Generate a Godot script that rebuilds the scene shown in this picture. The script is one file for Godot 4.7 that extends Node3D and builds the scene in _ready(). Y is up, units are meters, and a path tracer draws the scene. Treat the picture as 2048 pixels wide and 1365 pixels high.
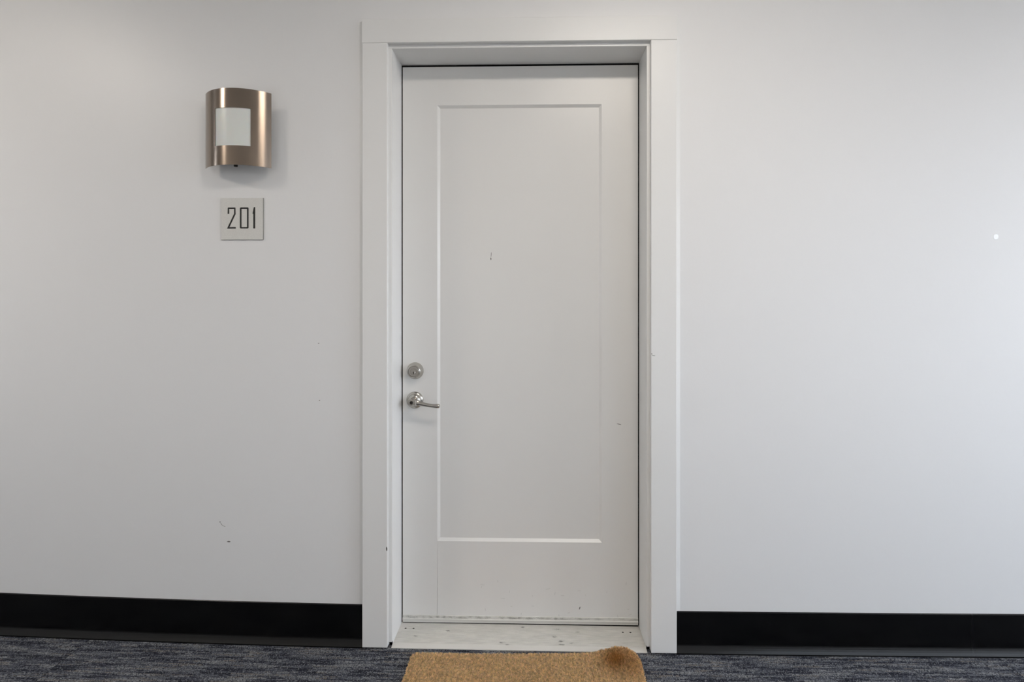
extends Node3D
# An apartment corridor: a white one-panel door with its casing, a wall sconce, a number plate, black cove base, carpet and a coir mat.
# Units are metres. The wall face is z = 0, the corridor lies at z > 0, the carpet is near y = 0.

const CORRIDOR_DEPTH := 2.5
const CEILING_Y := 2.74
const SIDE_WIN := [1.08, 1.42, 0.8, 2.45]     # z from, z to, sill, head of the window in the left end wall
const TINTED_WIN := [1.7, 4.5, 0.7, 2.5]      # x from, x to, sill, head of the tinted window opposite
const FAR_WIN := [0.3, 2.3, 1.0, 2.5]       # z from, z to, sill, head of the window in the right end wall
const LEFT_X := -4.6
const RIGHT_X := 4.8
const DOOR_Z := -0.132
const JAMB_LEFT := -0.5108
const JAMB_RIGHT := 0.3945
const JAMB_TOP := 2.1350
const CASING_Z := 0.018

var rng := RandomNumberGenerator.new()
var mats := {}


func _ready() -> void:
	rng.seed = 201
	set_view()
	set_lights()
	make_materials()
	build_room()
	build_door_frame()
	build_door()
	build_threshold()
	build_base()
	build_sconce()
	build_number_plate()
	build_mat()
	build_ceiling_lights()


# ------------------------------------------------------------------ camera, sky, exposure

func set_view() -> void:
	var cam := Camera3D.new()
	cam.name = "camera"
	cam.projection = Camera3D.PROJECTION_FRUSTUM
	cam.near = 0.05
	cam.far = 60.0
	cam.keep_aspect = Camera3D.KEEP_HEIGHT
	var focal := 1020.0          # pixels of a 2048 x 1365 frame
	cam.size = cam.near * 1365.0 / focal
	cam.frustum_offset = Vector2(-23.0, -87.5) / focal * cam.near
	cam.position = Vector3(0, 1.246, 1.811)
	cam.rotation.y = atan(23.0 / focal)
	add_child(cam)
	cam.current = true

	var sky_mat := ProceduralSkyMaterial.new()
	sky_mat.sky_top_color = Color(0.76, 0.80, 0.85)
	sky_mat.sky_horizon_color = Color(0.78, 0.80, 0.83)
	sky_mat.ground_horizon_color = Color(0.55, 0.56, 0.58)
	sky_mat.ground_bottom_color = Color(0.42, 0.42, 0.42)
	sky_mat.sky_energy_multiplier = 1.0
	var sky := Sky.new()
	sky.sky_material = sky_mat
	var env := Environment.new()
	env.background_mode = Environment.BG_SKY
	env.sky = sky
	env.background_energy_multiplier = 17.0
	env.tonemap_mode = Environment.TONE_MAPPER_LINEAR
	env.tonemap_exposure = 1.08
	env.sdfgi_enabled = true
	env.ssao_enabled = true
	env.ssil_enabled = true
	var we := WorldEnvironment.new()
	we.name = "world_environment"
	we.environment = env
	add_child(we)


const LAMP_SPOTS := [Vector3(-2.55, CEILING_Y, 1.3), Vector3(0.45, CEILING_Y, 1.32), Vector3(3.3, CEILING_Y, 1.3)]
const LAMP_ENERGY := [1.68, 1.42, 0.7]  # the last, right-hand lamp is added to brighten the upper right wall
const LAMP_LENGTH := [0.22, 0.60, 0.22]
const LAMP_COLOR := Color(1.0, 0.962, 0.915)


func set_lights() -> void:
	for k in LAMP_SPOTS.size():
		var l := AreaLight3D.new()
		l.name = "ceiling_lamp"
		l.light_color = LAMP_COLOR
		l.light_energy = LAMP_ENERGY[k]
		l.area_size = Vector2(LAMP_LENGTH[k], 0.26)
		l.area_range = 14.0
		l.area_attenuation = 2.0
		l.shadow_enabled = true
		l.position = LAMP_SPOTS[k] + Vector3(0, -0.045, 0)
		l.rotation.x = -PI / 2
		add_child(l, true)


# ------------------------------------------------------------------ materials

func plain(color: Color, rough: float, metal := 0.0, spec := 0.5) -> StandardMaterial3D:
	var m := StandardMaterial3D.new()
	m.albedo_color = color
	m.roughness = rough
	m.metallic = metal
	m.metallic_specular = spec
	return m


func noise_normal(freq: float, strength: float, seed_value: int, size := 512) -> NoiseTexture2D:
	var n := FastNoiseLite.new()
	n.seed = seed_value
	n.noise_type = FastNoiseLite.TYPE_SIMPLEX_SMOOTH
	n.frequency = freq
	n.fractal_octaves = 3
	var t := NoiseTexture2D.new()
	t.width = size
	t.height = size
	t.seamless = true
	t.noise = n
	t.as_normal_map = true
	t.bump_strength = strength
	return t


func make_materials() -> void:
	var wall := plain(Color(0.925, 0.925, 0.925), 0.42)
	wall.normal_enabled = true
	wall.normal_texture = noise_normal(0.03, 1.2, 5)
	wall.normal_scale = 0.12
	wall.uv1_triplanar = true
	wall.uv1_world_triplanar = true
	wall.uv1_scale = Vector3(2.2, 2.2, 2.2)
	mats.wall = wall
	mats.opposite = plain(Color(0.92, 0.92, 0.915), 0.6)
	mats.ceiling = plain(Color(0.945, 0.945, 0.94), 0.8)
	var trim := plain(Color(0.925, 0.925, 0.92), 0.36)
	trim.normal_enabled = true
	trim.normal_texture = noise_normal(0.02, 1.0, 8)
	trim.normal_scale = 0.06
	trim.uv1_triplanar = true
	trim.uv1_world_triplanar = true
	trim.uv1_scale = Vector3(5, 1.2, 5)
	mats.trim = trim
	var door := plain(Color(0.92, 0.917, 0.908), 0.34)
	door.normal_enabled = true
	door.normal_texture = trim.normal_texture
	door.normal_scale = 0.06
	door.uv1_triplanar = true
	door.uv1_world_triplanar = true
	door.uv1_scale = Vector3(4, 0.8, 4)
	mats.door = door
	mats.black_rubber = plain(Color(0.02, 0.02, 0.02), 0.6, 0.0, 0.3)
	mats.shade_black = plain(Color(0.02, 0.02, 0.02), 0.9, 0.0, 0.1)
	mats.base = plain(Color(0.010, 0.010, 0.012), 0.22, 0.0, 0.45)
	mats.nickel = plain(Color(0.74, 0.725, 0.70), 0.24, 1.0)
	mats.dark_nickel = plain(Color(0.30, 0.29, 0.28), 0.35, 1.0)
	mats.keyhole = plain(Color(0.03, 0.03, 0.03), 0.6)
	var bronze := plain(Color(0.58, 0.525, 0.475), 0.23, 1.0)
	bronze.anisotropy_enabled = true
	bronze.anisotropy = 0.8
	mats.bronze = bronze
	mats.plate = brushed_plate()
	mats.plate_side_shade = plain(Color(0.46, 0.45, 0.43), 0.6)
	mats.ink = plain(Color(0.045, 0.042, 0.038), 0.5)
	var glass := plain(Color(0.90, 0.895, 0.88), 0.28)
	glass.subsurf_scatter_enabled = true
	glass.subsurf_scatter_strength = 0.2
	mats.glass = glass
	mats.scuff = plain(Color(0.42, 0.41, 0.40), 0.8)
	mats.scuff_light = plain(Color(0.60, 0.59, 0.58), 0.8)
	mats.scuff_faint = plain(Color(0.76, 0.755, 0.74), 0.6)
	mats.scuff_dark = plain(Color(0.26, 0.25, 0.23), 0.8)
	mats.threshold = worn_threshold()
	mats.nose = plain(Color(0.845, 0.835, 0.815), 0.4)  # lighter than the plate: light on the slope put into its colour
	mats.sweep = worn_sweep()
	mats.carpet = carpet_material()
	mats.frame = plain(Color(0.75, 0.75, 0.76), 0.4)


func brushed_plate() -> StandardMaterial3D:
	var m := plain(Color(0.93, 0.925, 0.905), 0.5)
	var n := 256
	var r := RandomNumberGenerator.new()
	r.seed = 77
	var data := PackedByteArray()
	data.resize(n * n * 3)
	for y in n:
		for x in n:
			var v := 236 + r.randi_range(-13, 13)
			for c in 3:
				data[(y * n + x) * 3 + c] = v
	m.albedo_texture = ImageTexture.create_from_image(Image.create_from_data(n, n, false, Image.FORMAT_RGB8, data))
	m.uv1_triplanar = true
	m.uv1_scale = Vector3(7, 7, 7)
	return m


func worn_threshold() -> StandardMaterial3D:
	# grey paint on ribbed aluminium with smudges and rubbed streaks
	var m := plain(Color(1, 1, 1), 0.42)
	var w := 1024
	var h := 192
	var r := RandomNumberGenerator.new()
	r.seed = 9
	var coarse := FastNoiseLite.new()
	coarse.seed = 4
	coarse.frequency = 0.012
	var streak := FastNoiseLite.new()
	streak.seed = 6
	streak.frequency = 0.05
	var data := PackedByteArray()
	data.resize(w * h * 3)
	for y in h:
		for x in w:
			var v := 0.825 + 0.035 * coarse.get_noise_2d(x, y * 2.0) + 0.04 * streak.get_noise_2d(x * 0.16, y * 2.6) + r.randf_range(-0.012, 0.012)
			for c in 3:
				data[(y * w + x) * 3 + c] = int(clampf(v * [1.0, 0.985, 0.962][c], 0, 1) * 255.0)
	# dark smudges: u along the door, v from the door (0) towards the carpet (1)
	var marks := [[0.205, 0.30, 6, 0.30], [0.66, 0.16, 15, 0.22], [0.645, 0.45, 14, 0.26], [0.668, 0.62, 10, 0.40], [0.672, 0.74, 7, 0.34], [0.43, 0.70, 8, 0.2], [0.455, 0.78, 5, 0.2], [0.08, 0.52, 9, 0.16], [0.74, 0.26, 8, 0.14], [0.515, 0.1, 5, 0.25], [0.71, 0.68, 12, 0.12]]
	for k in marks:
		for i in 26:
			var x := int(k[0] * w + r.randfn(0, k[2] * 0.55))
			var y := int(k[1] * h + r.randfn(0, k[2] * 0.22))
			var e := r.randi_range(2, 5)
			for yy in range(y - 1, y + 2):
				for xx in range(x - e, x + e):
					if xx >= 0 and xx < w and yy >= 0 and yy < h:
						for c in 3:
							var o := (yy * w + xx) * 3 + c
							data[o] = int(data[o] * (1.0 - k[3] * 0.35))
	m.albedo_texture = ImageTexture.create_from_image(Image.create_from_data(w, h, false, Image.FORMAT_RGB8, data))
	return m


func worn_sweep() -> StandardMaterial3D:
	# vinyl door sweep: a rubbed dirty band runs along the top of the strip
	var m := plain(Color(1, 1, 1), 0.4)
	var w := 1024
	var h := 32
	var n := FastNoiseLite.new()
	n.seed = 12
	n.frequency = 0.03
	var fine := FastNoiseLite.new()
	fine.seed = 14
	fine.frequency = 0.15
	var data := PackedByteArray()
	data.resize(w * h * 3)
	for y in h:
		for x in w:
			var t := float(y) / h                       # 0 at the top
			var band := exp(-pow((t - 0.22) / 0.16, 2.0)) * (1.0 if t < 0.5 else 0.4)
			var amount := clampf(0.40 + 2.0 * n.get_noise_2d(x * 0.9, y * 2.0) + 1.6 * fine.get_noise_2d(x * 1.4, y * 4.0), 0.0, 1.8)
			amount *= lerpf(1.0, 0.45, smoothstep(0.55, 0.95, float(x) / w))
			var d := clampf(band * amount * 0.36, 0.0, 0.7)
			var c0 := [0.87, 0.865, 0.845]
			var c1 := [0.36, 0.36, 0.33]
			for c in 3:
				data[(y * w + x) * 3 + c] = int(lerpf(c0[c], c1[c], d) * 255.0)
	m.albedo_texture = ImageTexture.create_from_image(Image.create_from_data(w, h, false, Image.FORMAT_RGB8, data))
	return m


func carpet_material() -> StandardMaterial3D:
	# loop pile in rows along x; each row changes yarn tone in runs, so streaks form
	var m := plain(Color(1, 1, 1), 0.95, 0.0, 0.2)
	var w := 2048
	var h := 1024
	var r := RandomNumberGenerator.new()
	r.seed = 33
	var blot := FastNoiseLite.new()
	blot.seed = 3
	blot.frequency = 1.0
	blot.fractal_octaves = 3
	var rows := h / 4
	var cols := w / 3
	var tones: Array[PackedFloat32Array] = [PackedFloat32Array([0.165, 0.170, 0.200]), PackedFloat32Array([0.260, 0.268, 0.300]), PackedFloat32Array([0.350, 0.360, 0.385]), PackedFloat32Array([0.450, 0.455, 0.465]), PackedFloat32Array([0.420, 0.400, 0.385])]
	var col := PackedByteArray()
	col.resize(w * h * 3)
	var hgt := PackedByteArray()
	hgt.resize(w * h)
	var dip := PackedFloat32Array([0.62, 1.0, 0.86])
	var dipy := PackedFloat32Array([0.60, 0.95, 1.0, 0.84])
	for ry in rows:
		var run := 0
		var tone := 1
		for rx in cols:
			if run <= 0:
				run = r.randi_range(4, 38)
				var v := blot.get_noise_2d(rx * 0.011, ry * 0.13) * 1.4 + r.randfn(0.0, 0.26)
				tone = 0 if v < -0.42 else (1 if v < -0.08 else (2 if v < 0.30 else (3 if r.randf() < 0.72 else 4)))
			run -= 1
			var t: PackedFloat32Array = tones[tone]
			if r.randf() < 0.30:
				t = tones[r.randi_range(0, 3)]
			var k := r.randf_range(0.84, 1.34)
			var shift := (ry * 2) % 3
			for yy in 4:
				for xx in 3:
					var px := (rx * 3 + xx + shift) % w
					var o := ((ry * 4 + yy) * w + px)
					var shade := dip[xx] * dipy[yy]
					hgt[o] = int(255.0 * shade * r.randf_range(0.85, 1.0))
					var s := k * lerpf(0.86, 1.0, shade)
					col[o * 3] = int(minf(t[0] * s, 1.0) * 255.0)
					col[o * 3 + 1] = int(minf(t[1] * s, 1.0) * 255.0)
					col[o * 3 + 2] = int(minf(t[2] * s, 1.0) * 255.0)
	m.albedo_texture = ImageTexture.create_from_image(Image.create_from_data(w, h, false, Image.FORMAT_RGB8, col))
	m.heightmap_enabled = true
	m.heightmap_scale = 0.16
	m.heightmap_texture = ImageTexture.create_from_image(Image.create_from_data(w, h, false, Image.FORMAT_L8, hgt))
	return m


# ------------------------------------------------------------------ helpers

func new_tool() -> SurfaceTool:
	var st := SurfaceTool.new()
	st.begin(Mesh.PRIMITIVE_TRIANGLES)
	return st


func tri(st: SurfaceTool, a: Vector3, b: Vector3, c: Vector3) -> void:
	st.add_vertex(a)
	st.add_vertex(b)
	st.add_vertex(c)


# a, b, c, d counter-clockwise as seen from the front
func quad(st: SurfaceTool, a: Vector3, b: Vector3, c: Vector3, d: Vector3) -> void:
	tri(st, a, c, b)
	tri(st, a, d, c)


func quad_uv(st: SurfaceTool, p: Array, uv: Array) -> void:
	for k in [0, 2, 1, 0, 3, 2]:
		st.set_uv(uv[k])
		st.add_vertex(p[k])


func commit(st: SurfaceTool, smooth := false) -> ArrayMesh:
	if smooth:
		st.index()
	st.generate_normals()
	return st.commit()


func part(called: String, mesh: Mesh, material: Material, parent: Node = self) -> MeshInstance3D:
	var o := MeshInstance3D.new()
	o.name = called
	o.mesh = mesh
	o.material_override = material
	o.cast_shadow = GeometryInstance3D.SHADOW_CASTING_SETTING_ON
	parent.add_child(o, true)
	return o


func thing(called: String, label: String, category: String, at := Vector3.ZERO, kind := "") -> Node3D:
	var o := Node3D.new()
	o.name = called
	o.position = at
	add_child(o, true)
	tag(o, label, category, kind)
	return o


func tag(o: Node, label: String, category: String, kind := "") -> void:
	o.set_meta("label", label)
	o.set_meta("category", category)
	if kind != "":
		o.set_meta("kind", kind)


# a box from lo to hi with its edges cut by b
func add_box(st: SurfaceTool, lo: Vector3, hi: Vector3, b := 0.0) -> void:
	st.set_smooth_group(-1)
	var c := (lo + hi) * 0.5
	var e := (hi - lo) * 0.5
	var i := e - Vector3(b, b, b)
	# the six faces
	for ax in 3:
		for s in [-1.0, 1.0]:
			var u := (ax + 1) % 3
			var v := (ax + 2) % 3
			var pts := []
			for q in [[-1, -1], [1, -1], [1, 1], [-1, 1]]:
				var p := Vector3.ZERO
				p[ax] = s * e[ax]
				p[u] = q[0] * i[u]
				p[v] = q[1] * i[v]
				pts.append(c + p)
			if s > 0:
				quad(st, pts[0], pts[1], pts[2], pts[3])
			else:
				quad(st, pts[3], pts[2], pts[1], pts[0])
	if b <= 0.0:
		return
	# twelve edges
	for ax in 3:
		var u := (ax + 1) % 3
		var v := (ax + 2) % 3
		for su in [-1.0, 1.0]:
			for sv in [-1.0, 1.0]:
				var p := [Vector3.ZERO, Vector3.ZERO, Vector3.ZERO, Vector3.ZERO]
				for k in 4:
					var w: Vector3 = p[k]
					w[ax] = (-1.0 if k == 0 or k == 3 else 1.0) * i[ax]
					w[u] = su * (e[u] if k < 2 else i[u])
					w[v] = sv * (i[v] if k < 2 else e[v])
					p[k] = c + w
				facing(st, p, c)
	for sx in [-1.0, 1.0]:
		for sy in [-1.0, 1.0]:
			for sz in [-1.0, 1.0]:
				facing(st, [c + Vector3(sx * e.x, sy * i.y, sz * i.z), c + Vector3(sx * i.x, sy * e.y, sz * i.z), c + Vector3(sx * i.x, sy * i.y, sz * e.z)], c)


# a polygon of 3 or 4 points turned to look away from the point c
func facing(st: SurfaceTool, p: Array, c: Vector3) -> void:
	var n: Vector3 = (p[1] - p[0]).cross(p[2] - p[0])
	if n.dot(p[0] - c) < 0:
		p = p.duplicate()
		p.reverse()
	tri(st, p[0], p[2], p[1])
	if p.size() == 4:
		tri(st, p[0], p[3], p[2])


func box_mesh(lo: Vector3, hi: Vector3, b := 0.0) -> ArrayMesh:
	var st := new_tool()
	add_box(st, lo, hi, b)
	return commit(st)


# profile of (radius, height) pairs turned round the z axis; heights point to +z
func lathe(profile: Array, segments := 40, squash := 1.0) -> ArrayMesh:
	var st := new_tool()
	for k in profile.size() - 1:
		st.set_smooth_group(-1 if profile[k].size() > 2 else 1 + k / 100)
		for s in segments:
			var a0 := TAU * s / segments
			var a1 := TAU * (s + 1) / segments
			var r0: float = profile[k][0]
			var r1: float = profile[k + 1][0]
			var z0: float = profile[k][1]
			var z1: float = profile[k + 1][1]
			var p0 := Vector3(cos(a0) * r0, sin(a0) * r0 * squash, z0)
			var p1 := Vector3(cos(a1) * r0, sin(a1) * r0 * squash, z0)
			var p2 := Vector3(cos(a1) * r1, sin(a1) * r1 * squash, z1)
			var p3 := Vector3(cos(a0) * r1, sin(a0) * r1 * squash, z1)
			if r0 > 1e-6:
				tri(st, p0, p2, p1)
			if r1 > 1e-6:
				tri(st, p0, p3, p2)
	return commit(st)


# a closed polygon in x, y (counter-clockwise) drawn out from z0 to z1
func prism(poly: PackedVector2Array, z0: float, z1: float) -> ArrayMesh:
	var st := new_tool()
	st.set_smooth_group(-1)
	if Geometry2D.is_polygon_clockwise(poly):
		poly.reverse()
	var idx := Geometry2D.triangulate_polygon(poly)
	var c := Vector3.ZERO
	for p in poly:
		c += Vector3(p.x, p.y, 0) / poly.size()
	for k in range(0, idx.size(), 3):
		facing(st, [v3(poly[idx[k]], z1), v3(poly[idx[k + 1]], z1), v3(poly[idx[k + 2]], z1)], Vector3(c.x, c.y, z0))
		facing(st, [v3(poly[idx[k]], z0), v3(poly[idx[k + 1]], z0), v3(poly[idx[k + 2]], z0)], Vector3(c.x, c.y, z1))
	for k in poly.size():
		var a := poly[k]
		var b := poly[(k + 1) % poly.size()]
		quad(st, v3(a, z0), v3(b, z0), v3(b, z1), v3(a, z1))
	return commit(st)


func v3(p: Vector2, z: float) -> Vector3:
	return Vector3(p.x, p.y, z)


# an open profile of (z, y) points swept along x; the floor line carries it
func sweep_x(profile: PackedVector2Array, x0: float, x1: float, steps: int, follow := true, bend := false) -> ArrayMesh:
	var st := new_tool()
	for k in profile.size() - 1:
		st.set_smooth_group(1 if bend else -1)
		for s in steps:
			var xa := lerpf(x0, x1, float(s) / steps)
			var xb := lerpf(x0, x1, float(s + 1) / steps)
			var ya := floor_y(xa) if follow else 0.0
			var yb := floor_y(xb) if follow else 0.0
			var a := profile[k]
			var b := profile[k + 1]
			quad(st, Vector3(xa, a.y + ya, a.x), Vector3(xa, b.y + ya, b.x), Vector3(xb, b.y + yb, b.x), Vector3(xb, a.y + yb, a.x))
	return commit(st)


# the old slab sags a little in front of the door
func floor_y(x: float) -> float:
	x = clampf(x, -2.4, 2.3)
	return -0.0045 - 0.0030 * x + 0.0047 * x * x - 0.0006 * x * x * x


# an uneven little flake of rubbed paint, lying on a face that looks to +z
func scuff(parent: Node, at: Vector3, size: Vector2, turn: float, material: Material, seed_value: int) -> void:
	var r := RandomNumberGenerator.new()
	r.seed = seed_value
	var poly := PackedVector2Array()
	for k in 9:
		var a := TAU * k / 9.0
		var p := Vector2(cos(a) * size.x, sin(a) * size.y) * 0.5 * r.randf_range(0.7, 1.1)
		poly.append(p.rotated(turn))
	var o := part("scuff_mark", prism(poly, 0.0, 0.0002), material, parent)
	o.position = at


# ------------------------------------------------------------------ the room

func build_room() -> void:
	# the door wall, with the opening left free
	var st := new_tool()
	add_box(st, Vector3(LEFT_X, -0.05, -0.2), Vector3(JAMB_LEFT - 0.019, CEILING_Y, 0.0))
	add_box(st, Vector3(JAMB_RIGHT + 0.019, -0.05, -0.2), Vector3(RIGHT_X, CEILING_Y, 0.0))
	add_box(st, Vector3(JAMB_LEFT - 0.019, JAMB_TOP + 0.019, -0.2), Vector3(JAMB_RIGHT + 0.019, CEILING_Y, 0.0))
	var w := part("wall_back", commit(st), mats.wall)
	tag(w, "white painted corridor wall round the door, faintly scuffed", "wall", "structure")
	scuff(w, Vector3(-1.1335, 0.4365, 0.0), Vector2(0.005, 0.004), 0.3, mats.scuff, 1)
	scuff(w, Vector3(-1.1280, 0.4280, 0.0), Vector2(0.017, 0.0025), -0.9, mats.scuff_light, 2)
	scuff(w, Vector3(-1.1180, 0.4215, 0.0), Vector2(0.010, 0.0018), -0.35, mats.scuff_light, 3)
	scuff(w, Vector3(-1.1020, 0.3661, 0.0), Vector2(0.014, 0.0055), 0.0, mats.scuff, 4)
	scuff(w, Vector3(-0.775, 1.081, 0.0), Vector2(0.006, 0.003), 0.2, mats.scuff_light, 5)
	scuff(w, Vector3(-0.772, 0.876, 0.0), Vector2(0.005, 0.003), 0.2, mats.scuff_light, 6)

	# an added part-metal disc that stands in for a soft glint on the wall
	var spot := part("glint_disc", lathe([[0.0090, 0.0, 1], [0.0086, 0.0003, 1], [0.0, 0.0003]], 28), plain(Color(0.925, 0.925, 0.925), 0.14, 0.17), w)
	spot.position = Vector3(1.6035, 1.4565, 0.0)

	var f := floor_mesh()
	tag(part("floor", f, mats.carpet), "blue grey heathered loop carpet with darker streaks", "carpet", "structure")
	tag(part("ceiling", box_mesh(Vector3(LEFT_X, CEILING_Y, -0.2), Vector3(RIGHT_X, CEILING_Y + 0.1, CORRIDOR_DEPTH + 0.2)), mats.ceiling), "plain white corridor ceiling with recessed downlights", "ceiling", "structure")
	st = new_tool()
	var e0 := LEFT_X - 0.15
	add_box(st, Vector3(e0, -0.05, -0.2), Vector3(LEFT_X, CEILING_Y, SIDE_WIN[0]))
	add_box(st, Vector3(e0, -0.05, SIDE_WIN[1]), Vector3(LEFT_X, CEILING_Y, CORRIDOR_DEPTH + 0.2))
	add_box(st, Vector3(e0, -0.05, SIDE_WIN[0]), Vector3(LEFT_X, SIDE_WIN[2], SIDE_WIN[1]))
	add_box(st, Vector3(e0, SIDE_WIN[3], SIDE_WIN[0]), Vector3(LEFT_X, CEILING_Y, SIDE_WIN[1]))
	tag(part("wall_left", commit(st), mats.opposite), "white wall closing the left end of the corridor", "wall", "structure")
	st = new_tool()
	var e1 := RIGHT_X + 0.15
	add_box(st, Vector3(RIGHT_X, -0.05, -0.2), Vector3(e1, CEILING_Y, FAR_WIN[0]))
	add_box(st, Vector3(RIGHT_X, -0.05, FAR_WIN[1]), Vector3(e1, CEILING_Y, CORRIDOR_DEPTH + 0.2))
	add_box(st, Vector3(RIGHT_X, -0.05, FAR_WIN[0]), Vector3(e1, FAR_WIN[2], FAR_WIN[1]))
	add_box(st, Vector3(RIGHT_X, FAR_WIN[3], FAR_WIN[0]), Vector3(e1, CEILING_Y, FAR_WIN[1]))
	tag(part("wall_right", commit(st), mats.opposite), "white wall closing the right end of the corridor", "wall", "structure")
	# the opposite wall has a broad tinted window towards the right
	var z := CORRIDOR_DEPTH
	st = new_tool()
	var from := LEFT_X
	for w4 in [TINTED_WIN]:
		add_box(st, Vector3(from, -0.05, z), Vector3(w4[0], CEILING_Y, z + 0.2))
		add_box(st, Vector3(w4[0], -0.05, z), Vector3(w4[1], w4[2], z + 0.2))
		add_box(st, Vector3(w4[0], w4[3], z), Vector3(w4[1], CEILING_Y, z + 0.2))
		from = w4[1]
	add_box(st, Vector3(from, -0.05, z), Vector3(RIGHT_X, CEILING_Y, z + 0.2))
	tag(part("wall_front", commit(st), mats.opposite), "white corridor wall opposite the door, pierced by one broad window", "wall", "structure")
	var win := thing("window_1", "tall window in the wall at the left end of the corridor", "window", Vector3(LEFT_X, SIDE_WIN[2], SIDE_WIN[0]), "structure")
	win.rotation.y = -PI / 2
	add_window(win, SIDE_WIN[1] - SIDE_WIN[0], SIDE_WIN[3] - SIDE_WIN[2], 1)
	win = thing("window_3", "broad window opposite, right of the door, dark tint added to dim the sky", "window", Vector3(TINTED_WIN[0], TINTED_WIN[2], z), "structure")
	add_window(win, TINTED_WIN[1] - TINTED_WIN[0], TINTED_WIN[3] - TINTED_WIN[2], 2)
	var tint := plain(Color(0.02, 0.02, 0.02, 0.56), 0.05)  # made-up dark tint that dims the sky seen through this window
	tint.transparency = BaseMaterial3D.TRANSPARENCY_ALPHA
	part("dimming_pane", box_mesh(Vector3(0.02, 0.02, 0.115), Vector3(TINTED_WIN[1] - TINTED_WIN[0] - 0.02, TINTED_WIN[3] - TINTED_WIN[2] - 0.02, 0.116)), tint, win)
	win = thing("window_2", "broad window in the wall at the right end of the corridor", "window", Vector3(RIGHT_X, FAR_WIN[2], FAR_WIN[0]), "structure")
	win.rotation.y = PI / 2
	win.position.z = FAR_WIN[1]
	add_window(win, FAR_WIN[1] - FAR_WIN[0], FAR_WIN[3] - FAR_WIN[2], 2)


# a frame with posts, set in the outer half of its wall
func add_window(win: Node3D, ww: float, wh: float, lights: int) -> void:
	var st := new_tool()
	for k in lights + 1:
		var cx := 0.02 + (ww - 0.04) * k / lights
		add_box(st, Vector3(cx - 0.02, 0, 0.09), Vector3(cx + 0.02, wh, 0.14), 0.003)
	add_box(st, Vector3(0, 0, 0.09), Vector3(ww, 0.04, 0.14), 0.003)
	add_box(st, Vector3(0, wh - 0.04, 0.09), Vector3(ww, wh, 0.14), 0.003)
	part("window_frame", commit(st), mats.frame, win)


func floor_mesh() -> ArrayMesh:
	var st := new_tool()
	var steps := 94
	for s in steps:
		var xa := lerpf(LEFT_X, RIGHT_X, float(s) / steps)
		var xb := lerpf(LEFT_X, RIGHT_X, float(s + 1) / steps)
		var ya := floor_y(xa)
		var yb := floor_y(xb)
		var z0 := -0.02
		var z1 := CORRIDOR_DEPTH + 0.2
		st.set_smooth_group(1)
		quad_uv(st, [Vector3(xa, ya, z1), Vector3(xb, yb, z1), Vector3(xb, yb, z0), Vector3(xa, ya, z0)], [Vector2(xa / 1.6, z1 / 0.8), Vector2(xb / 1.6, z1 / 0.8), Vector2(xb / 1.6, z0 / 0.8), Vector2(xa / 1.6, z0 / 0.8)])
		quad_uv(st, [Vector3(xb, -0.08, z1), Vector3(xa, -0.08, z1), Vector3(xa, -0.08, z0), Vector3(xb, -0.08, z0)], [Vector2.ZERO, Vector2.ZERO, Vector2.ZERO, Vector2.ZERO])
	st.generate_normals()
	st.generate_tangents()
	return st.commit()


# ------------------------------------------------------------------ casing, jamb, weatherstrip

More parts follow.
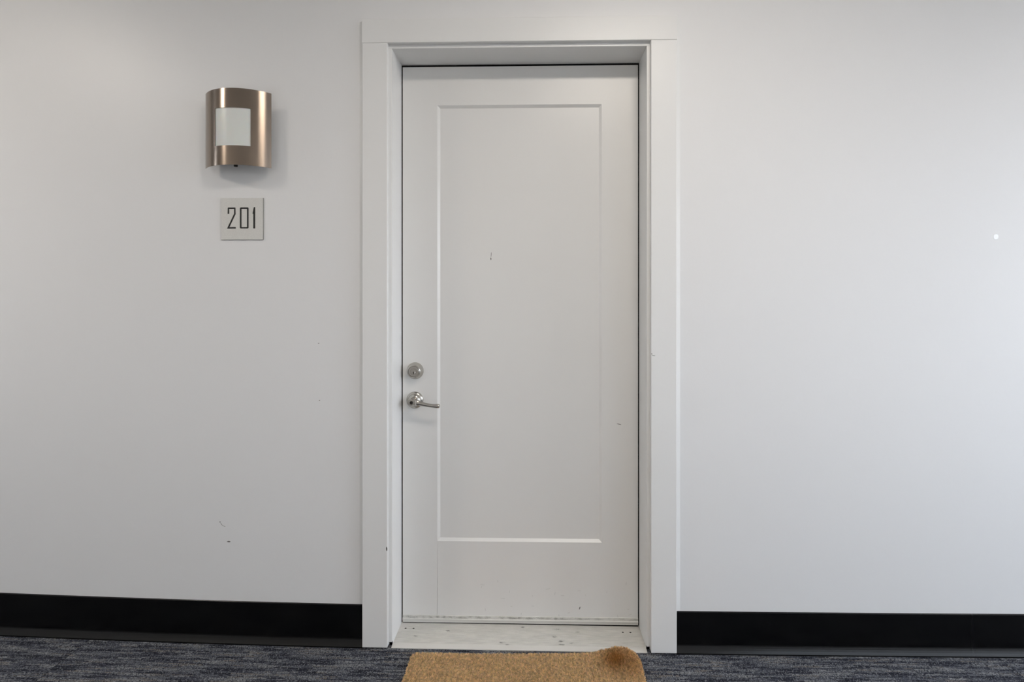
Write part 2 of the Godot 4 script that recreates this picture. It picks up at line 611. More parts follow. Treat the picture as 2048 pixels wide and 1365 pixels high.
func build_door_frame() -> void:
	var t := thing("trim_1", "flat white painted casing boards round the door", "door casing", Vector3.ZERO, "structure")
	var b := 0.0012
	# the head board runs over both side boards
	part("head_casing", box_mesh(Vector3(-0.6135, 2.1478, 0.0), Vector3(0.4970, 2.2320, CASING_Z), b), mats.trim, t)
	part("side_casing", box_mesh(Vector3(-0.6120, 0.0045, 0.0), Vector3(-0.5226, 2.1472, CASING_Z), b), mats.trim, t)
	part("side_casing", box_mesh(Vector3(0.4062, 0.0005, 0.0), Vector3(0.4952, 2.1472, CASING_Z), b), mats.trim, t)
	# beads of caulk where the boards meet the wall
	part("caulk_bead", prism_y([Vector2(-0.6270, 0.0), Vector2(-0.612, 0.0), Vector2(-0.612, 0.0040)], 0.15, 2.232), mats.trim, t)
	part("caulk_bead", prism_y([Vector2(0.4952, 0.0036), Vector2(0.4952, 0.0), Vector2(0.5120, 0.0)], 0.14, 2.232), mats.trim, t)
	scuff(t, Vector3(-0.5250, 0.3562, CASING_Z), Vector2(0.0045, 0.018), 0.08, mats.scuff_dark, 11)
	scuff(t, Vector3(0.4085, 1.0475, CASING_Z), Vector2(0.003, 0.007), 0.2, mats.scuff, 12)
	scuff(t, Vector3(0.4145, 1.0420, CASING_Z), Vector2(0.016, 0.0016), -0.12, mats.scuff, 13)

	var j := thing("trim_2", "white door jamb boards lined with black weatherstrip", "door jamb", Vector3.ZERO, "structure")
	var back := -0.19
	part("jamb_board", box_mesh(Vector3(JAMB_LEFT - 0.019, 0.0125, -0.010), Vector3(JAMB_LEFT, JAMB_TOP, 0.0), 0.001), mats.trim, j)
	part("jamb_board", box_mesh(Vector3(JAMB_LEFT - 0.019, -0.03, back), Vector3(JAMB_LEFT, JAMB_TOP, -0.010)), mats.trim, j)
	part("jamb_board", box_mesh(Vector3(JAMB_RIGHT, 0.0105, -0.010), Vector3(JAMB_RIGHT + 0.019, JAMB_TOP, 0.0), 0.001), mats.trim, j)
	part("jamb_board", box_mesh(Vector3(JAMB_RIGHT, -0.03, back), Vector3(JAMB_RIGHT + 0.019, JAMB_TOP, -0.010)), mats.trim, j)
	part("head_jamb", box_mesh(Vector3(JAMB_LEFT - 0.019, JAMB_TOP, back), Vector3(JAMB_RIGHT + 0.019, JAMB_TOP + 0.019, 0.0), 0.001), mats.trim, j)
	var z0 := -0.19
	var z1 := DOOR_Z - 0.0015
	part("weatherstrip", box_mesh(Vector3(JAMB_LEFT, 0.0, z0), Vector3(LEAF_L, JAMB_TOP, z1)), mats.black_rubber, j)
	part("weatherstrip", box_mesh(Vector3(LEAF_R, 0.0, z0), Vector3(JAMB_RIGHT, JAMB_TOP, z1)), mats.black_rubber, j)
	part("weatherstrip", box_mesh(Vector3(LEAF_L, LEAF_T, z0), Vector3(LEAF_R, JAMB_TOP, z1)), mats.black_rubber, j)
	part("weatherstrip", box_mesh(Vector3(LEAF_L, -0.03, -0.150), Vector3(LEAF_R, LEAF_B + 0.002, DOOR_Z - 0.0005)), mats.black_rubber, j)  # added black strip standing in for the dark gap under the door
	# black slabs: shade of the hollow under each cut-short jamb, put in as colour
	part("hollow_shade", box_mesh(Vector3(JAMB_LEFT - 0.012, -0.006, -0.0115), Vector3(JAMB_LEFT - 0.0006, 0.0125, -0.0095)), mats.shade_black, j)
	part("hollow_shade", box_mesh(Vector3(JAMB_RIGHT + 0.0006, -0.010, -0.0115), Vector3(JAMB_RIGHT + 0.012, 0.0105, -0.0095)), mats.shade_black, j)


func prism_y(pts: Array, y0: float, y1: float) -> ArrayMesh:
	var st := new_tool()
	st.set_smooth_group(-1)
	var c := Vector3.ZERO
	for p in pts:
		c += Vector3(p.x, (y0 + y1) * 0.5, p.y) / pts.size()
	for k in pts.size():
		var a: Vector2 = pts[k]
		var b: Vector2 = pts[(k + 1) % pts.size()]
		facing(st, [Vector3(a.x, y0, a.y), Vector3(b.x, y0, b.y), Vector3(b.x, y1, b.y), Vector3(a.x, y1, a.y)], c)
	for y in [y0, y1]:
		facing(st, [Vector3(pts[0].x, y, pts[0].y), Vector3(pts[1].x, y, pts[1].y), Vector3(pts[2].x, y, pts[2].y)], c)
	return commit(st)


# ------------------------------------------------------------------ the door

const LEAF_L := -0.5066
const LEAF_R := 0.3902
const LEAF_T := 2.1275
const LEAF_B := 0.0024
const SWEEP_T := 0.0300
const FIELD_L := -0.3735       # the outer edge of the moulded recess
const FIELD_R := 0.2535
const FIELD_B := 0.3132
const FIELD_T := 1.9805
const BEVEL := 0.0098
const SINK := 0.0085


func build_door() -> void:
	var d := thing("door_1", "white one-panel apartment door with a lever and deadbolt", "door", Vector3.ZERO, "structure")
	var z := DOOR_Z
	var zb := DOOR_Z - SINK
	# the flat sunk panel, with the core of the leaf behind the frame boards
	part("panel", box_mesh(Vector3(LEAF_L, LEAF_B + 0.003, z - 0.045), Vector3(LEAF_R, LEAF_T, zb)), mats.door, d)
	var g := 0.0005
	# upright and cross boards: each a face, a moulded bevel towards the panel and sides down to the panel
	var st := new_tool()
	board(st, [Vector2(LEAF_L, SWEEP_T), Vector2(FIELD_L - g, SWEEP_T), Vector2(FIELD_L, FIELD_B), Vector2(FIELD_L, FIELD_T), Vector2(FIELD_L - 0.0001, LEAF_T), Vector2(LEAF_L, LEAF_T)], [2], [Vector2(BEVEL, BEVEL), Vector2(BEVEL, -BEVEL)], z, zb)
	part("stile", commit(st), mats.door, d)
	st = new_tool()
	board(st, [Vector2(FIELD_R, SWEEP_T), Vector2(LEAF_R, SWEEP_T), Vector2(LEAF_R, LEAF_T), Vector2(FIELD_R, LEAF_T), Vector2(FIELD_R, FIELD_T), Vector2(FIELD_R, FIELD_B)], [4], [Vector2(-BEVEL, -BEVEL), Vector2(-BEVEL, BEVEL)], z, zb)
	part("stile", commit(st), mats.door, d)
	st = new_tool()
	board(st, [Vector2(FIELD_L, FIELD_T), Vector2(FIELD_R, FIELD_T), Vector2(FIELD_R, LEAF_T), Vector2(FIELD_L, LEAF_T)], [0], [Vector2(BEVEL, -BEVEL), Vector2(-BEVEL, -BEVEL)], z, zb)
	part("rail", commit(st), mats.door, d)
	st = new_tool()
	board(st, [Vector2(FIELD_L + 0.0003, SWEEP_T), Vector2(FIELD_R, SWEEP_T), Vector2(FIELD_R, FIELD_B), Vector2(FIELD_L + 0.0003, FIELD_B)], [2], [Vector2(-BEVEL, BEVEL), Vector2(BEVEL, BEVEL)], z, zb)
	part("rail", commit(st), mats.door, d)
	# the sweep along the foot: a ribbed strip that stands a little proud
	var prof := [Vector2(0.0, SWEEP_T), Vector2(0.0022, SWEEP_T - 0.0012), Vector2(0.0022, SWEEP_T - 0.0115), Vector2(0.0050, SWEEP_T - 0.0135), Vector2(0.0050, SWEEP_T - 0.0175), Vector2(0.0026, SWEEP_T - 0.0195), Vector2(0.0030, LEAF_B + 0.001), Vector2(0.0012, LEAF_B), Vector2(0.0, LEAF_B), Vector2(0.0, LEAF_B + 0.003)]
	st = new_tool()
	st.set_smooth_group(-1)
	var span := SWEEP_T - LEAF_B
	for k in prof.size() - 1:
		var a: Vector2 = prof[k]
		var b: Vector2 = prof[k + 1]
		var va := clampf((SWEEP_T - a.y) / span, 0, 1)
		var vb := clampf((SWEEP_T - b.y) / span, 0, 1)
		quad_uv(st, [Vector3(LEAF_L, b.y, z + b.x), Vector3(LEAF_R, b.y, z + b.x), Vector3(LEAF_R, a.y, z + a.x), Vector3(LEAF_L, a.y, z + a.x)], [Vector2(0, vb), Vector2(1, vb), Vector2(1, va), Vector2(0, va)])
	var sw := part("door_sweep", commit(st), mats.sweep, d)
	sw.set_meta("label", "dirty ribbed sweep along the foot of the door")
	build_deadbolt(d)
	build_lever(d)
	# marks in the paint
	scuff(d, Vector3(-0.1690, 1.3935, zb), Vector2(0.0032, 0.011), 0.0, mats.scuff_dark, 21)
	scuff(d, Vector3(-0.1680, 1.4090, zb), Vector2(0.0024, 0.024), -0.1, mats.scuff_light, 22)
	scuff(d, Vector3(0.3187, 0.7641, z), Vector2(0.017, 0.0026), -0.18, mats.scuff, 23)
	scuff(d, Vector3(0.1700, 0.0640, z), Vector2(0.0042, 0.013), -0.35, mats.scuff, 24)
	var r := RandomNumberGenerator.new()
	r.seed = 5
	for k in 22:
		var p := Vector3(r.randf_range(-0.36, 0.37), 0.034 + 0.14 * pow(r.randf(), 1.8), z)
		var flat := r.randf() < 0.7
		scuff(d, p, Vector2(r.randf_range(0.008, 0.022), 0.0012) if flat else Vector2(0.0012, r.randf_range(0.006, 0.016)), r.randf_range(-0.3, 0.3), mats.scuff_faint, 40 + k)


# a frame board: the outline (counter-clockwise) as its face, a bevel from the outline's edge "moulded"[0] to the next point, sides elsewhere
func board(st: SurfaceTool, outline: Array, moulded: Array, shift: Array, z: float, zb: float) -> void:
	st.set_smooth_group(-1)
	var poly := PackedVector2Array(outline)
	var idx := Geometry2D.triangulate_polygon(poly)
	for k in range(0, idx.size(), 3):
		facing(st, [v3(poly[idx[k]], z), v3(poly[idx[k + 1]], z), v3(poly[idx[k + 2]], z)], Vector3(0, 0, z - 10.0))
	for k in poly.size():
		var a := poly[k]
		var b := poly[(k + 1) % poly.size()]
		if k in moulded:
			var a2: Vector2 = a + shift[0]
			var b2: Vector2 = b + shift[1]
			facing(st, [v3(a, z), v3(b, z), v3(b2, zb), v3(a2, zb)], Vector3(a.x, a.y, z - 10.0))
			facing(st, [v3(a, z), v3(a2, zb), v3(a, zb)], v3((a + b) * 0.5, z))
			facing(st, [v3(b, z), v3(b2, zb), v3(b, zb)], v3((a + b) * 0.5, z))
		else:
			quad(st, v3(a, zb), v3(b, zb), v3(b, z), v3(a, z))


func build_deadbolt(d: Node3D) -> void:
	var ring := part("deadbolt", lathe([[0.0324, 0.0], [0.0324, 0.0022, 1], [0.0318, 0.0034], [0.0245, 0.0245, 1], [0.0228, 0.0262], [0.0208, 0.0262, 1], [0.0206, 0.0222, 1], [0.0, 0.0222]], 48), mats.nickel, d)
	ring.position = Vector3(-0.4584, 0.9646, DOOR_Z)
	ring.set_meta("label", "round satin nickel deadbolt cylinder")
	var face := part("lock_face", lathe([[0.0197, 0.020], [0.0197, 0.0262, 1], [0.0190, 0.0270], [0.0120, 0.0272, 1], [0.0118, 0.0264, 1], [0.0106, 0.0264, 1], [0.0104, 0.0278, 1], [0.0, 0.0278]], 40), mats.nickel, ring)
	face.rotation.z = 0.4
	var plug := part("lock_plug", lathe([[0.0066, 0.025], [0.0066, 0.0288, 1], [0.0060, 0.0294], [0.0, 0.0294]], 28), mats.nickel, ring)
	plug.position = Vector3(0.0004, -0.0042, 0)
	part("keyway", prism(PackedVector2Array([Vector2(-0.0012, -0.0090), Vector2(0.0014, -0.0090), Vector2(0.0014, -0.0060), Vector2(0.0004, -0.0050), Vector2(0.0016, -0.0035), Vector2(0.0016, 0.0), Vector2(-0.0010, 0.0004), Vector2(-0.0016, -0.0036)]), 0.0285, 0.0297), mats.keyhole, ring)


func build_lever(d: Node3D) -> void:
	var root := part("lever_handle", lathe([[0.0322, 0.0], [0.0324, 0.0020, 1], [0.0318, 0.0042], [0.0296, 0.0072], [0.0262, 0.0092, 1], [0.0254, 0.0096], [0.0246, 0.0112], [0.0228, 0.0150], [0.0190, 0.0186], [0.0150, 0.0204, 1], [0.0132, 0.0206], [0.0124, 0.0230], [0.0122, 0.0480], [0.0, 0.0480]], 48), mats.nickel, d)
	root.position = Vector3(-0.4594, 0.8526, DOOR_Z)
	root.set_meta("label", "satin nickel door lever on a round rose")
	# an oval keyed head on the end of the spindle
	var head := part("lever_head", lathe([[0.0, 0.036], [0.0150, 0.038], [0.0180, 0.043], [0.0188, 0.049], [0.0176, 0.0545], [0.0150, 0.0572, 1], [0.0, 0.0576]], 40, 0.72), mats.nickel, root)
	head.position = Vector3(-0.0005, 0.0012, 0)
	head.rotation.z = -0.10
	var plug := part("lock_plug", lathe([[0.0062, 0.056], [0.0062, 0.0588, 1], [0.0057, 0.0592], [0.0, 0.0592]], 24), mats.dark_nickel, root)
	plug.position = Vector3(0.0, 0.0012, 0)
	var key := part("keyway", prism(PackedVector2Array([Vector2(-0.0042, -0.0009), Vector2(0.0044, -0.0013), Vector2(0.0044, 0.0008), Vector2(0.0, 0.0014), Vector2(-0.0042, 0.0011)]), 0.0585, 0.0596), mats.keyhole, root)
	key.position = Vector3(0.0, 0.0012, 0)
	# the grip: oval sections strung along a curve from the head to the rounded tip
	var path := [[0.0125, 0.0010, 0.0485, 0.0118, 0.0080], [0.0150, 0.0002, 0.0520, 0.0124, 0.0085], [0.0225, -0.0008, 0.0540, 0.0122, 0.0085], [0.0242, -0.0010, 0.0545, 0.0100, 0.0070], [0.0330, -0.0024, 0.0555, 0.0092, 0.0068], [0.0460, -0.0048, 0.0565, 0.0078, 0.0064], [0.0600, -0.0076, 0.0570, 0.0070, 0.0062], [0.0740, -0.0098, 0.0572, 0.0068, 0.0064], [0.0860, -0.0108, 0.0572, 0.0074, 0.0070], [0.0960, -0.0110, 0.0570, 0.0080, 0.0076], [0.1020, -0.0109, 0.0570, 0.0074, 0.0070], [0.1052, -0.0108, 0.0570, 0.0054, 0.0050], [0.1064, -0.0108, 0.0570, 0.0022, 0.0020]]
	part("lever", tube(path), mats.nickel, root)


# oval rings given as [x, y, z, half height, half depth], joined along x and closed at both ends
func tube(rings: Array) -> ArrayMesh:
	var st := new_tool()
	st.set_smooth_group(1)
	var n := 24
	var pts := []
	for r in rings:
		var row := []
		for k in n:
			var a := TAU * k / n
			row.append(Vector3(r[0], r[1] + sin(a) * r[3], r[2] + cos(a) * r[4]))
		pts.append(row)
	for i in rings.size() - 1:
		for k in n:
			var k2 := (k + 1) % n
			var c := Vector3(rings[i][0], rings[i][1], rings[i][2])
			facing(st, [pts[i][k], pts[i][k2], pts[i + 1][k2], pts[i + 1][k]], c)
	for e in [0, rings.size() - 1]:
		var c := Vector3(rings[e][0], rings[e][1], rings[e][2])
		for k in n:
			facing(st, [c, pts[e][k], pts[e][(k + 1) % n]], Vector3(rings[6][0], rings[6][1], rings[6][2]))
	return commit(st)


# ------------------------------------------------------------------ the threshold

func build_threshold() -> void:
	var t := thing("door_threshold", "worn pale grey ribbed metal sill under the door", "threshold", Vector3.ZERO)
	var prof := PackedVector2Array()
	# (z, y) from the door to the carpet: fine ribs, then a smooth sloping nose
	prof.append(Vector2(-0.185, -0.0050))
	var z := DOOR_Z - 0.004
	while z < -0.0115:
		var rise := lerpf(-0.0036, -0.0004, (z - DOOR_Z) / 0.125)
		prof.append(Vector2(z, rise))
		prof.append(Vector2(z + 0.0035, rise))
		prof.append(Vector2(z + 0.0041, rise - 0.0010))
		prof.append(Vector2(z + 0.0055, rise - 0.0010))
		z += 0.0061
	prof.append(Vector2(-0.0110, 0.0))
	prof.append(Vector2(0.0060, -0.0022))
	prof.append(Vector2(0.0092, -0.0030))
	prof.append(Vector2(0.0100, -0.0042))
	prof.append(Vector2(0.0100, -0.0180))
	var st := new_tool()
	st.set_smooth_group(-1)
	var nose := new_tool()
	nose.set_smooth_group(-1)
	for k in prof.size() - 1:
		var a := prof[k]
		var b := prof[k + 1]
		var va := clampf((a.x - DOOR_Z) / 0.152, 0, 1)
		var vb := clampf((b.x - DOOR_Z) / 0.152, 0, 1)
		var slope_a := 0.0
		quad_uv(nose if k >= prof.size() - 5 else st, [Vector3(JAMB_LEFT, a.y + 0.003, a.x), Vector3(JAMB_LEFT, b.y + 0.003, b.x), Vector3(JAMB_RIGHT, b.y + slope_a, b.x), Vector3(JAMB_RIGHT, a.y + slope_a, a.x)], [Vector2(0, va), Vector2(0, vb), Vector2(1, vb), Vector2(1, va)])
	part("sill_plate", commit(st), mats.threshold, t)
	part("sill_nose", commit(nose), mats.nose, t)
	for p in [Vector2(-0.4865, -0.0965), Vector2(-0.4565, -0.0965), Vector2(0.3270, -0.0955), Vector2(0.3550, -0.0955)]:
		var s := part("screw", lathe([[0.0036, -0.0004], [0.0034, 0.0006], [0.0016, 0.0010, 1], [0.0012, 0.0002, 1], [0.0, 0.0002]], 16), mats.dark_nickel, t)
		s.rotation.x = -PI / 2
		s.position = Vector3(p.x, lerpf(0.0002, -0.0028, (p.x - JAMB_LEFT) / (JAMB_RIGHT - JAMB_LEFT)), p.y)


# ------------------------------------------------------------------ cove base

func base_profile(h: float) -> PackedVector2Array:
	return PackedVector2Array([Vector2(0.0, h + 0.0006), Vector2(0.0018, h + 0.0006), Vector2(0.0030, h - 0.0004), Vector2(0.0036, h - 0.0022), Vector2(0.0036, 0.0275), Vector2(0.0046, 0.0240), Vector2(0.0070, 0.0180), Vector2(0.0098, 0.0120), Vector2(0.0130, 0.0065), Vector2(0.0146, 0.0042), Vector2(0.0150, 0.0020), Vector2(0.0150, -0.004)])


func build_base() -> void:
	var l := part("baseboard_left", sweep_x(base_profile(0.1475), LEFT_X, -0.6122, 40, true, false), mats.base)
	tag(l, "glossy black rubber cove base left of the door", "baseboard", "structure")
	var r := thing("baseboard_right", "glossy black rubber cove base right of the door, with a seam", "baseboard", Vector3.ZERO, "structure")
	part("base_strip", sweep_x(base_profile(0.1432), 0.4955, 1.5189, 14), mats.base, r)
	part("base_strip", sweep_x(base_profile(0.1433), 1.5191, RIGHT_X, 34), mats.base, r)


# ------------------------------------------------------------------ the sconce

const SHIELD_R := 0.1569
const SHIELD_C := Vector2(-1.0489, -0.0734)     # x, z of the axis of the curved shield


func arc(deg: float, y: float, radius: float) -> Vector3:
	var a := deg_to_rad(deg)
	return Vector3(sin(a) * radius, y, cos(a) * radius + SHIELD_C.y)


func curved_sheet(angles: Array, heights: Array, hole: Rect2i, r_in: float, r_out: float) -> ArrayMesh:
	var st := new_tool()
	var total: float = angles[-1] - angles[0]
	for s in angles.size() - 1:
		for h in heights.size() - 1:
			if hole.has_point(Vector2i(s, h)):
				continue
			var a0: float = angles[s]
			var a1: float = angles[s + 1]
			var y0: float = heights[h]
			var y1: float = heights[h + 1]
			var uv := [Vector2(y0 / 0.27, (a0 - angles[0]) / total), Vector2(y0 / 0.27, (a1 - angles[0]) / total), Vector2(y1 / 0.27, (a1 - angles[0]) / total), Vector2(y1 / 0.27, (a0 - angles[0]) / total)]
			st.set_smooth_group(1)
			quad_uv(st, [arc(a0, y0, r_out), arc(a1, y0, r_out), arc(a1, y1, r_out), arc(a0, y1, r_out)], uv)
			st.set_smooth_group(2)
			quad_uv(st, [arc(a1, y0, r_in), arc(a0, y0, r_in), arc(a0, y1, r_in), arc(a1, y1, r_in)], uv)
			st.set_smooth_group(-1)
			# rims where the sheet ends
			for side in [[Vector2i(-1, 0), a0, y0, a0, y1], [Vector2i(1, 0), a1, y0, a1, y1], [Vector2i(0, -1), a0, y0, a1, y0], [Vector2i(0, 1), a0, y1, a1, y1]]:
				var q: Vector2i = Vector2i(s, h) + side[0]
				if q.x >= 0 and q.y >= 0 and q.x < angles.size() - 1 and q.y < heights.size() - 1 and not hole.has_point(q):
					continue
				quad_uv(st, [arc(side[1], side[2], r_in), arc(side[1], side[2], r_out), arc(side[3], side[4], r_out), arc(side[3], side[4], r_in)], [Vector2.ZERO, Vector2(0, 0.01), Vector2(0.01, 0.01), Vector2(0.01, 0)])
	st.generate_normals()
	st.generate_tangents()
	return st.commit()


func build_sconce() -> void:
	var base_y := 1.7020
	var top := 0.2640
	var t := thing("wall_sconce", "curved brushed bronze wall sconce with a square frosted window above the number plate", "wall lamp", Vector3(SHIELD_C.x, base_y, 0))
	var angles := []
	for k in 13:
		angles.append(lerpf(-48.8, -21.3, k / 12.0))
	for k in range(1, 17):
		angles.append(lerpf(-21.3, 24.8, k / 16.0))
	for k in range(1, 13):
		angles.append(lerpf(24.8, 48.8, k / 12.0))
	var heights := [0.0, 0.0022, 0.0665, 0.1970, 0.2618, top]
	part("shield", curved_sheet(angles, heights, Rect2i(12, 2, 16, 1), SHIELD_R - 0.0012, SHIELD_R), mats.bronze, t)
	# frosted glass close behind the opening
	var ga := []
	for k in 25:
		ga.append(lerpf(-25.0, 28.5, k / 24.0))
	var gl := part("frosted_glass", curved_sheet(ga, [0.055, 0.209], Rect2i(0, 0, 0, 0), SHIELD_R - 0.0058, SHIELD_R - 0.0022), mats.glass, t)
	gl.set_meta("label", "white frosted glass in the square opening")
	# plate on the wall, two arms to the shield, a lamp holder and the nut under it
	part("back_plate", box_mesh(Vector3(-0.060, 0.030, 0.0), Vector3(0.060, 0.234, 0.012), 0.002), mats.frame, t)
	for s in [-1.0, 1.0]:
		part("arm", box_mesh(Vector3(s * 0.095 - 0.004, 0.118, 0.004), Vector3(s * 0.095 + 0.004, 0.148, 0.0430), 0.001), mats.dark_nickel, t)
		part("cross_bar", box_mesh(Vector3(minf(s * 0.058, s * 0.099), 0.118, 0.002), Vector3(maxf(s * 0.058, s * 0.099), 0.148, 0.006), 0.001), mats.dark_nickel, t)
	var nut := part("finial", lathe([[0.0, -0.006], [0.0060, -0.006], [0.0066, 0.0], [0.0066, 0.006, 1], [0.0030, 0.007, 1], [0.0030, 0.035, 1], [0.0, 0.035]], 20), mats.keyhole, t)
	nut.rotation.x = -PI / 2
	nut.position = Vector3(0.0035, 0.0068, 0.052)
	part("lamp_holder", box_mesh(Vector3(-0.018, 0.036, 0.006), Vector3(0.018, 0.050, 0.066), 0.002), mats.frame, t)


# ------------------------------------------------------------------ the number plate

func build_number_plate() -> void:
	var t := thing("number_plate", "square brushed metal door number plate reading 201 under the sconce", "sign", Vector3(-1.0513, 1.5278, 0))
	part("backing", box_mesh(Vector3(-0.0761, -0.0752, 0.0), Vector3(0.0763, 0.0750, 0.0034)), mats.plate_side_shade, t)  # added slab, dark grey so the plate sides look shaded
	part("plate", box_mesh(Vector3(-0.0760, -0.0748, 0.0032), Vector3(0.0760, 0.0752, 0.0042), 0.0004), mats.plate, t)
	# figures measured on the plate: 1 unit = 0.1575 mm, origin at the plate's centre
	var two := stroke([Vector2(417, 547), Vector2(417, 416), Vector2(566, 416), Vector2(566, 548), Vector2(413, 866), Vector2(588, 866)], 18.0)
	part("digit", prism(two, 0.0040, 0.0046), mats.ink, t)
	part("digit", ring_mesh(), mats.ink, t)
	part("digit", prism(figure([Vector2(1004, 395), Vector2(1034, 395), Vector2(1034, 882), Vector2(992, 882), Vector2(992, 547), Vector2(973, 547)]), 0.0040, 0.0046), mats.ink, t)


func figure(pts: Array) -> PackedVector2Array:
	var out := PackedVector2Array()
	for p in pts:
		out.append(Vector2((p.x - 729.0) * 0.0001575, (660.0 - p.y) * 0.0001575))
	return out


func stroke(pts: Array, half: float) -> PackedVector2Array:
	var left := []
	var right := []
	for k in pts.size():
		var a: Vector2 = pts[maxi(k - 1, 0)]
		var p: Vector2 = pts[k]
		var b: Vector2 = pts[mini(k + 1, pts.size() - 1)]
		var d0 := (p - a).normalized() if k > 0 else (b - p).normalized()
		var d1 := (b - p).normalized() if k < pts.size() - 1 else d0
		var n := Vector2(-d0.y - d1.y, d0.x + d1.x).normalized()
		var l := half / maxf(n.dot(Vector2(-d0.y, d0.x)), 0.42)
		if k in [1, 2]:
			# outer corner slightly rounded off
			var out := -1.0
			right.append(p - n * l * 0.80 - d0 * half * 0.42)
			right.append(p - n * l * 0.80 + d1 * half * 0.42)
			left.append(p + n * l)
		else:
			left.append(p + n * l)
			right.append(p - n * l)
	# the corners 1 and 2 turn the same way, so the outer side is the one further from the figure's middle
	var loop := left.duplicate()
	right.reverse()
	loop.append_array(right)
	return figure(loop)


func ring_mesh() -> ArrayMesh:
	var st := new_tool()
	st.set_smooth_group(-1)
	var c := 16.0
	var o := figure([Vector2(683 + c, 400), Vector2(882 - c, 400), Vector2(882, 400 + c), Vector2(882, 882 - c), Vector2(882 - c, 882), Vector2(683 + c, 882), Vector2(683, 882 - c), Vector2(683, 400 + c)])
	var e := 4.0
	var i := figure([Vector2(719 + e, 434), Vector2(846 - e, 434), Vector2(846, 434 + e), Vector2(846, 850 - e), Vector2(846 - e, 850), Vector2(719 + e, 850), Vector2(719, 850 - e), Vector2(719, 434 + e)])
	var mid := Vector3((o[0].x + o[1].x) * 0.5, (o[2].y + o[3].y) * 0.5, 0.0043)
	for k in 8:
		var n := (k + 1) % 8
		facing(st, [v3(o[k], 0.0046), v3(o[n], 0.0046), v3(i[n], 0.0046), v3(i[k], 0.0046)], Vector3(0, 0, -10))
		facing(st, [v3(o[k], 0.0040), v3(o[n], 0.0040), v3(o[n], 0.0046), v3(o[k], 0.0046)], mid)
		facing(st, [v3(i[k], 0.0040), v3(i[k], 0.0046), v3(i[n], 0.0046), v3(i[n], 0.0040)], mid + (v3(i[k], 0.0043) - mid) * 2.0)
	return commit(st)


# ------------------------------------------------------------------ the coir mat

const MAT_L := -0.4225
const MAT_R := 0.3525
const MAT_BACK := 0.0500
const MAT_FRONT := 0.5100
const PILE := 0.0125
const RIDGE := [[-0.45, 0.0], [-0.23, 0.0005], [-0.04, 0.0035], [0.10, 0.0070], [0.15, 0.0085], [0.20, 0.0140], [0.245, 0.0260], [0.285, 0.0355], [0.315, 0.0310], [0.337, 0.0185], [0.350, 0.0050], [0.36, 0.0]]


# how far the mat is lifted: its far right corner has buckled against the sill
func mat_lift(x: float, z: float) -> float:
	var l := 0.0
	for k in RIDGE.size() - 1:
		if x >= RIDGE[k][0] and x < RIDGE[k + 1][0]:
			var t: float = (x - RIDGE[k][0]) / (RIDGE[k + 1][0] - RIDGE[k][0])
			l = lerpf(RIDGE[k][1], RIDGE[k + 1][1], smoothstep(0.0, 1.0, t) * 0.4 + t * 0.6)
	var reach := lerpf(0.16, 0.075, smoothstep(0.1, 0.25, x))
	var q := (z - MAT_BACK) / reach
	return l * exp(-q * q)


func mat_floor(x: float, z: float) -> float:
	return floor_y(x) + mat_lift(x, z)


func inside_mat(x: float, z: float) -> bool:
	var r := 0.016
	var dx := maxf(maxf(MAT_L + r - x, x - (MAT_R - r)), 0.0)
	var dz := maxf(maxf(MAT_BACK + r - z, z - (MAT_FRONT - r)), 0.0)
	return dx * dx + dz * dz <= r * r


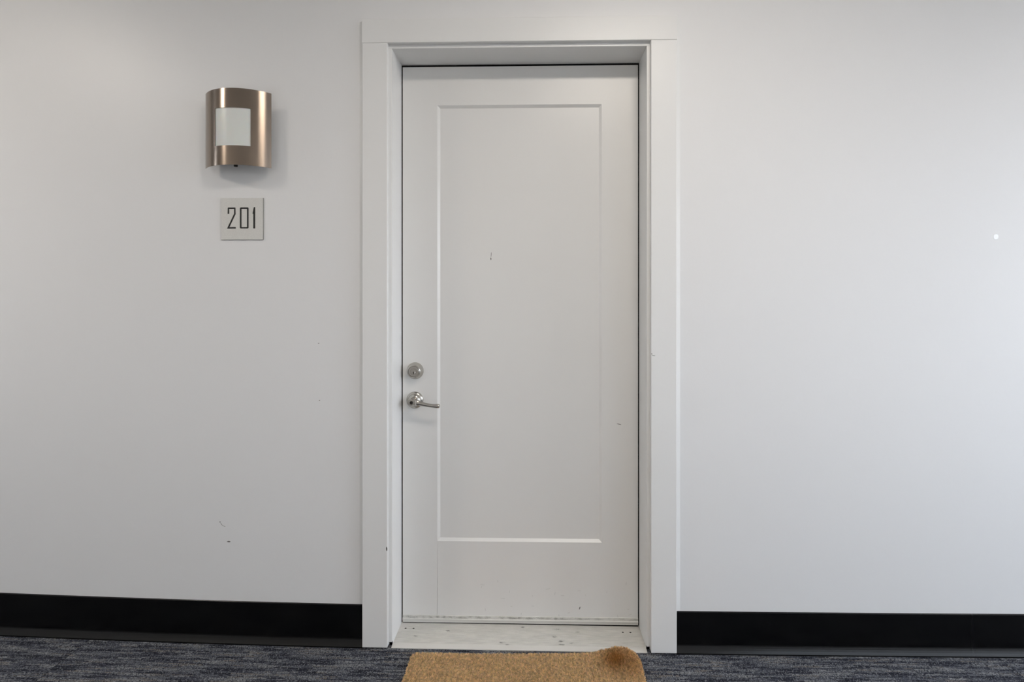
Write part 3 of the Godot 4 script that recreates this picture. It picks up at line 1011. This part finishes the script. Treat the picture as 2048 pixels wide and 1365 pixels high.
func build_mat() -> void:
	var t := thing("door_mat", "tan coir doormat with one far corner buckled up brown", "doormat", Vector3.ZERO)
	# backing: a thin sheet that follows the buckle
	var st := new_tool()
	st.set_smooth_group(1)
	var nx := 62
	var nz := 38
	var grid := []
	for j in nz + 1:
		var row := []
		for i in nx + 1:
			var x := lerpf(MAT_L + 0.002, MAT_R - 0.002, float(i) / nx)
			var z := lerpf(MAT_BACK + 0.002, MAT_FRONT - 0.002, float(j) / nz)
			row.append(Vector3(x, mat_floor(x, z), z))
		grid.append(row)
	var up := Vector3(0, 0.0045, 0)
	for j in nz:
		for i in nx:
			if (i == 0 or i == nx - 1) and (j == 0 or j == nz - 1):
				continue
			var a: Vector3 = grid[j][i]
			var b: Vector3 = grid[j][i + 1]
			var c: Vector3 = grid[j + 1][i + 1]
			var d: Vector3 = grid[j + 1][i]
			quad(st, d + up, c + up, b + up, a + up)
			quad(st, a, b, c, d)
			if i == 0 or i == nx - 1:
				var e: Vector3 = a if i == 0 else b
				var g: Vector3 = d if i == 0 else c
				facing(st, [e, g, g + up, e + up], Vector3(0, 0, e.z))
			if j == 0 or j == nz - 1:
				var e: Vector3 = a if j == 0 else d
				var g: Vector3 = b if j == 0 else c
				facing(st, [e, g, g + up, e + up], Vector3(e.x, 0, 0.28))
	part("backing", commit(st), plain(Color(0.52, 0.39, 0.26), 0.95), t)
	# pile: tufts of stiff fibres
	var spots := []
	var tints := []
	var r := RandomNumberGenerator.new()
	r.seed = 71
	var step := 0.0022
	var z := MAT_BACK
	while z < MAT_FRONT:
		var x := MAT_L
		while x < MAT_R:
			var px := x + r.randf_range(-0.0012, 0.0012)
			var pz := z + r.randf_range(-0.0012, 0.0012)
			x += step
			if not inside_mat(px, pz):
				continue
			var e := 0.004
			var nrm := Vector3(-(mat_lift(px + e, pz) - mat_lift(px - e, pz)) / (2 * e), 1.0, -(mat_lift(px, pz + e) - mat_lift(px, pz - e)) / (2 * e)).normalized()
			nrm = (nrm + Vector3(r.randfn(0, 0.24), 0, r.randfn(0, 0.24))).normalized()
			# fibres at the rim splay outwards
			var rim := Vector3.ZERO
			if px - MAT_L < 0.006: rim.x -= 0.35
			if MAT_R - px < 0.006: rim.x += 0.35
			if pz - MAT_BACK < 0.006: rim.z -= 0.30
			nrm = (nrm + rim).normalized()
			var side := nrm.cross(Vector3(cos(px * 991.0), 0.1, sin(pz * 877.0 + px * 431.0))).normalized()
			var b := Basis(side, nrm, side.cross(nrm).normalized())
			b = b.rotated(nrm, r.randf() * TAU)
			var l := r.randf_range(0.84, 1.08)
			b = b * Basis.from_scale(Vector3(1, l, 1))
			spots.append(Transform3D(b, Vector3(px, mat_floor(px, pz) + 0.003, pz)))
			var gap_brown := exp(-pow((px - 0.272) / 0.040, 2.0) - pow((pz - 0.088) / 0.035, 2.0))  # brown put into the fibres for the deep gaps of the parted pile
			gap_brown = maxf(gap_brown, 0.55 * exp(-pow((px - 0.312) / 0.050, 2.0) - pow((pz - 0.085) / 0.055, 2.0)))
			var base := Color(0.945, 0.82, 0.64).lerp(Color(0.72, 0.51, 0.29), clampf(gap_brown, 0, 1))
			var v := r.randf_range(0.72, 1.16)
			if r.randf() < 0.07:
				v *= 0.66
			tints.append(Color(base.r * v, base.g * v * r.randf_range(0.96, 1.03), base.b * v * r.randf_range(0.90, 1.06)).srgb_to_linear())
		z += step
	var mm := MultiMesh.new()
	mm.transform_format = MultiMesh.TRANSFORM_3D
	mm.use_colors = true
	mm.mesh = tuft_mesh()
	mm.instance_count = spots.size()
	for k in spots.size():
		mm.set_instance_transform(k, spots[k])
		mm.set_instance_color(k, tints[k])
	var o := MultiMeshInstance3D.new()
	o.name = "coir_pile"
	o.multimesh = mm
	var fm := plain(Color(1, 1, 1), 0.75, 0.0, 0.3)
	fm.vertex_color_use_as_albedo = true
	o.material_override = fm
	o.set_meta("kind", "stuff")
	t.add_child(o, true)


func tuft_mesh() -> ArrayMesh:
	var st := new_tool()
	st.set_smooth_group(-1)
	var r := RandomNumberGenerator.new()
	r.seed = 8
	for f in 4:
		var a := TAU * f / 4.0 + r.randf_range(-0.4, 0.4)
		var lean := Vector3(cos(a), 0, sin(a))
		var foot := lean * 0.0006
		var mid := foot + lean * 0.0007 + Vector3(0, PILE * 0.55, 0)
		var tip := mid + lean * r.randf_range(0.0004, 0.0018) + Vector3(0, PILE * r.randf_range(0.36, 0.48), 0)
		var w := 0.00062
		for k in 3:
			var p := Vector3(cos(TAU * k / 3.0), 0, sin(TAU * k / 3.0)) * w
			var q := Vector3(cos(TAU * (k + 1) / 3.0), 0, sin(TAU * (k + 1) / 3.0)) * w
			facing(st, [foot + p, foot + q, mid + q, mid + p], (foot + mid) * 0.5)
			facing(st, [mid + p, mid + q, tip + q * 0.6, tip + p * 0.6], (mid + tip) * 0.5)
		facing(st, [tip + Vector3(w, 0, 0) * 0.6, tip + Vector3(-w * 0.3, 0, w * 0.52), tip + Vector3(-w * 0.3, 0, -w * 0.52)], mid)
	return commit(st)


# ------------------------------------------------------------------ lamps in the ceiling

func build_ceiling_lights() -> void:
	var lens := plain(Color(0.95, 0.94, 0.92), 0.5)
	lens.emission_enabled = true
	lens.emission = LAMP_COLOR
	lens.emission_energy_multiplier = 4.0
	for k in LAMP_SPOTS.size():
		var t := thing("ceiling_light", ["small square flush ceiling light left of the door", "oblong flush ceiling light in front of the door", "small square flush ceiling light added to brighten the wall right of the door"][k], "ceiling light", LAMP_SPOTS[k])
		part("rim", box_mesh(Vector3(-LAMP_LENGTH[k] * 0.5 - 0.03, -0.034, -0.16), Vector3(LAMP_LENGTH[k] * 0.5 + 0.03, 0.0, 0.16), 0.006), mats.frame, t)
		part("diffuser", box_mesh(Vector3(-LAMP_LENGTH[k] * 0.5 - 0.015, -0.041, -0.145), Vector3(LAMP_LENGTH[k] * 0.5 + 0.015, -0.033, 0.145), 0.002), lens, t)
		t.set_meta("group", "flush ceiling lights")
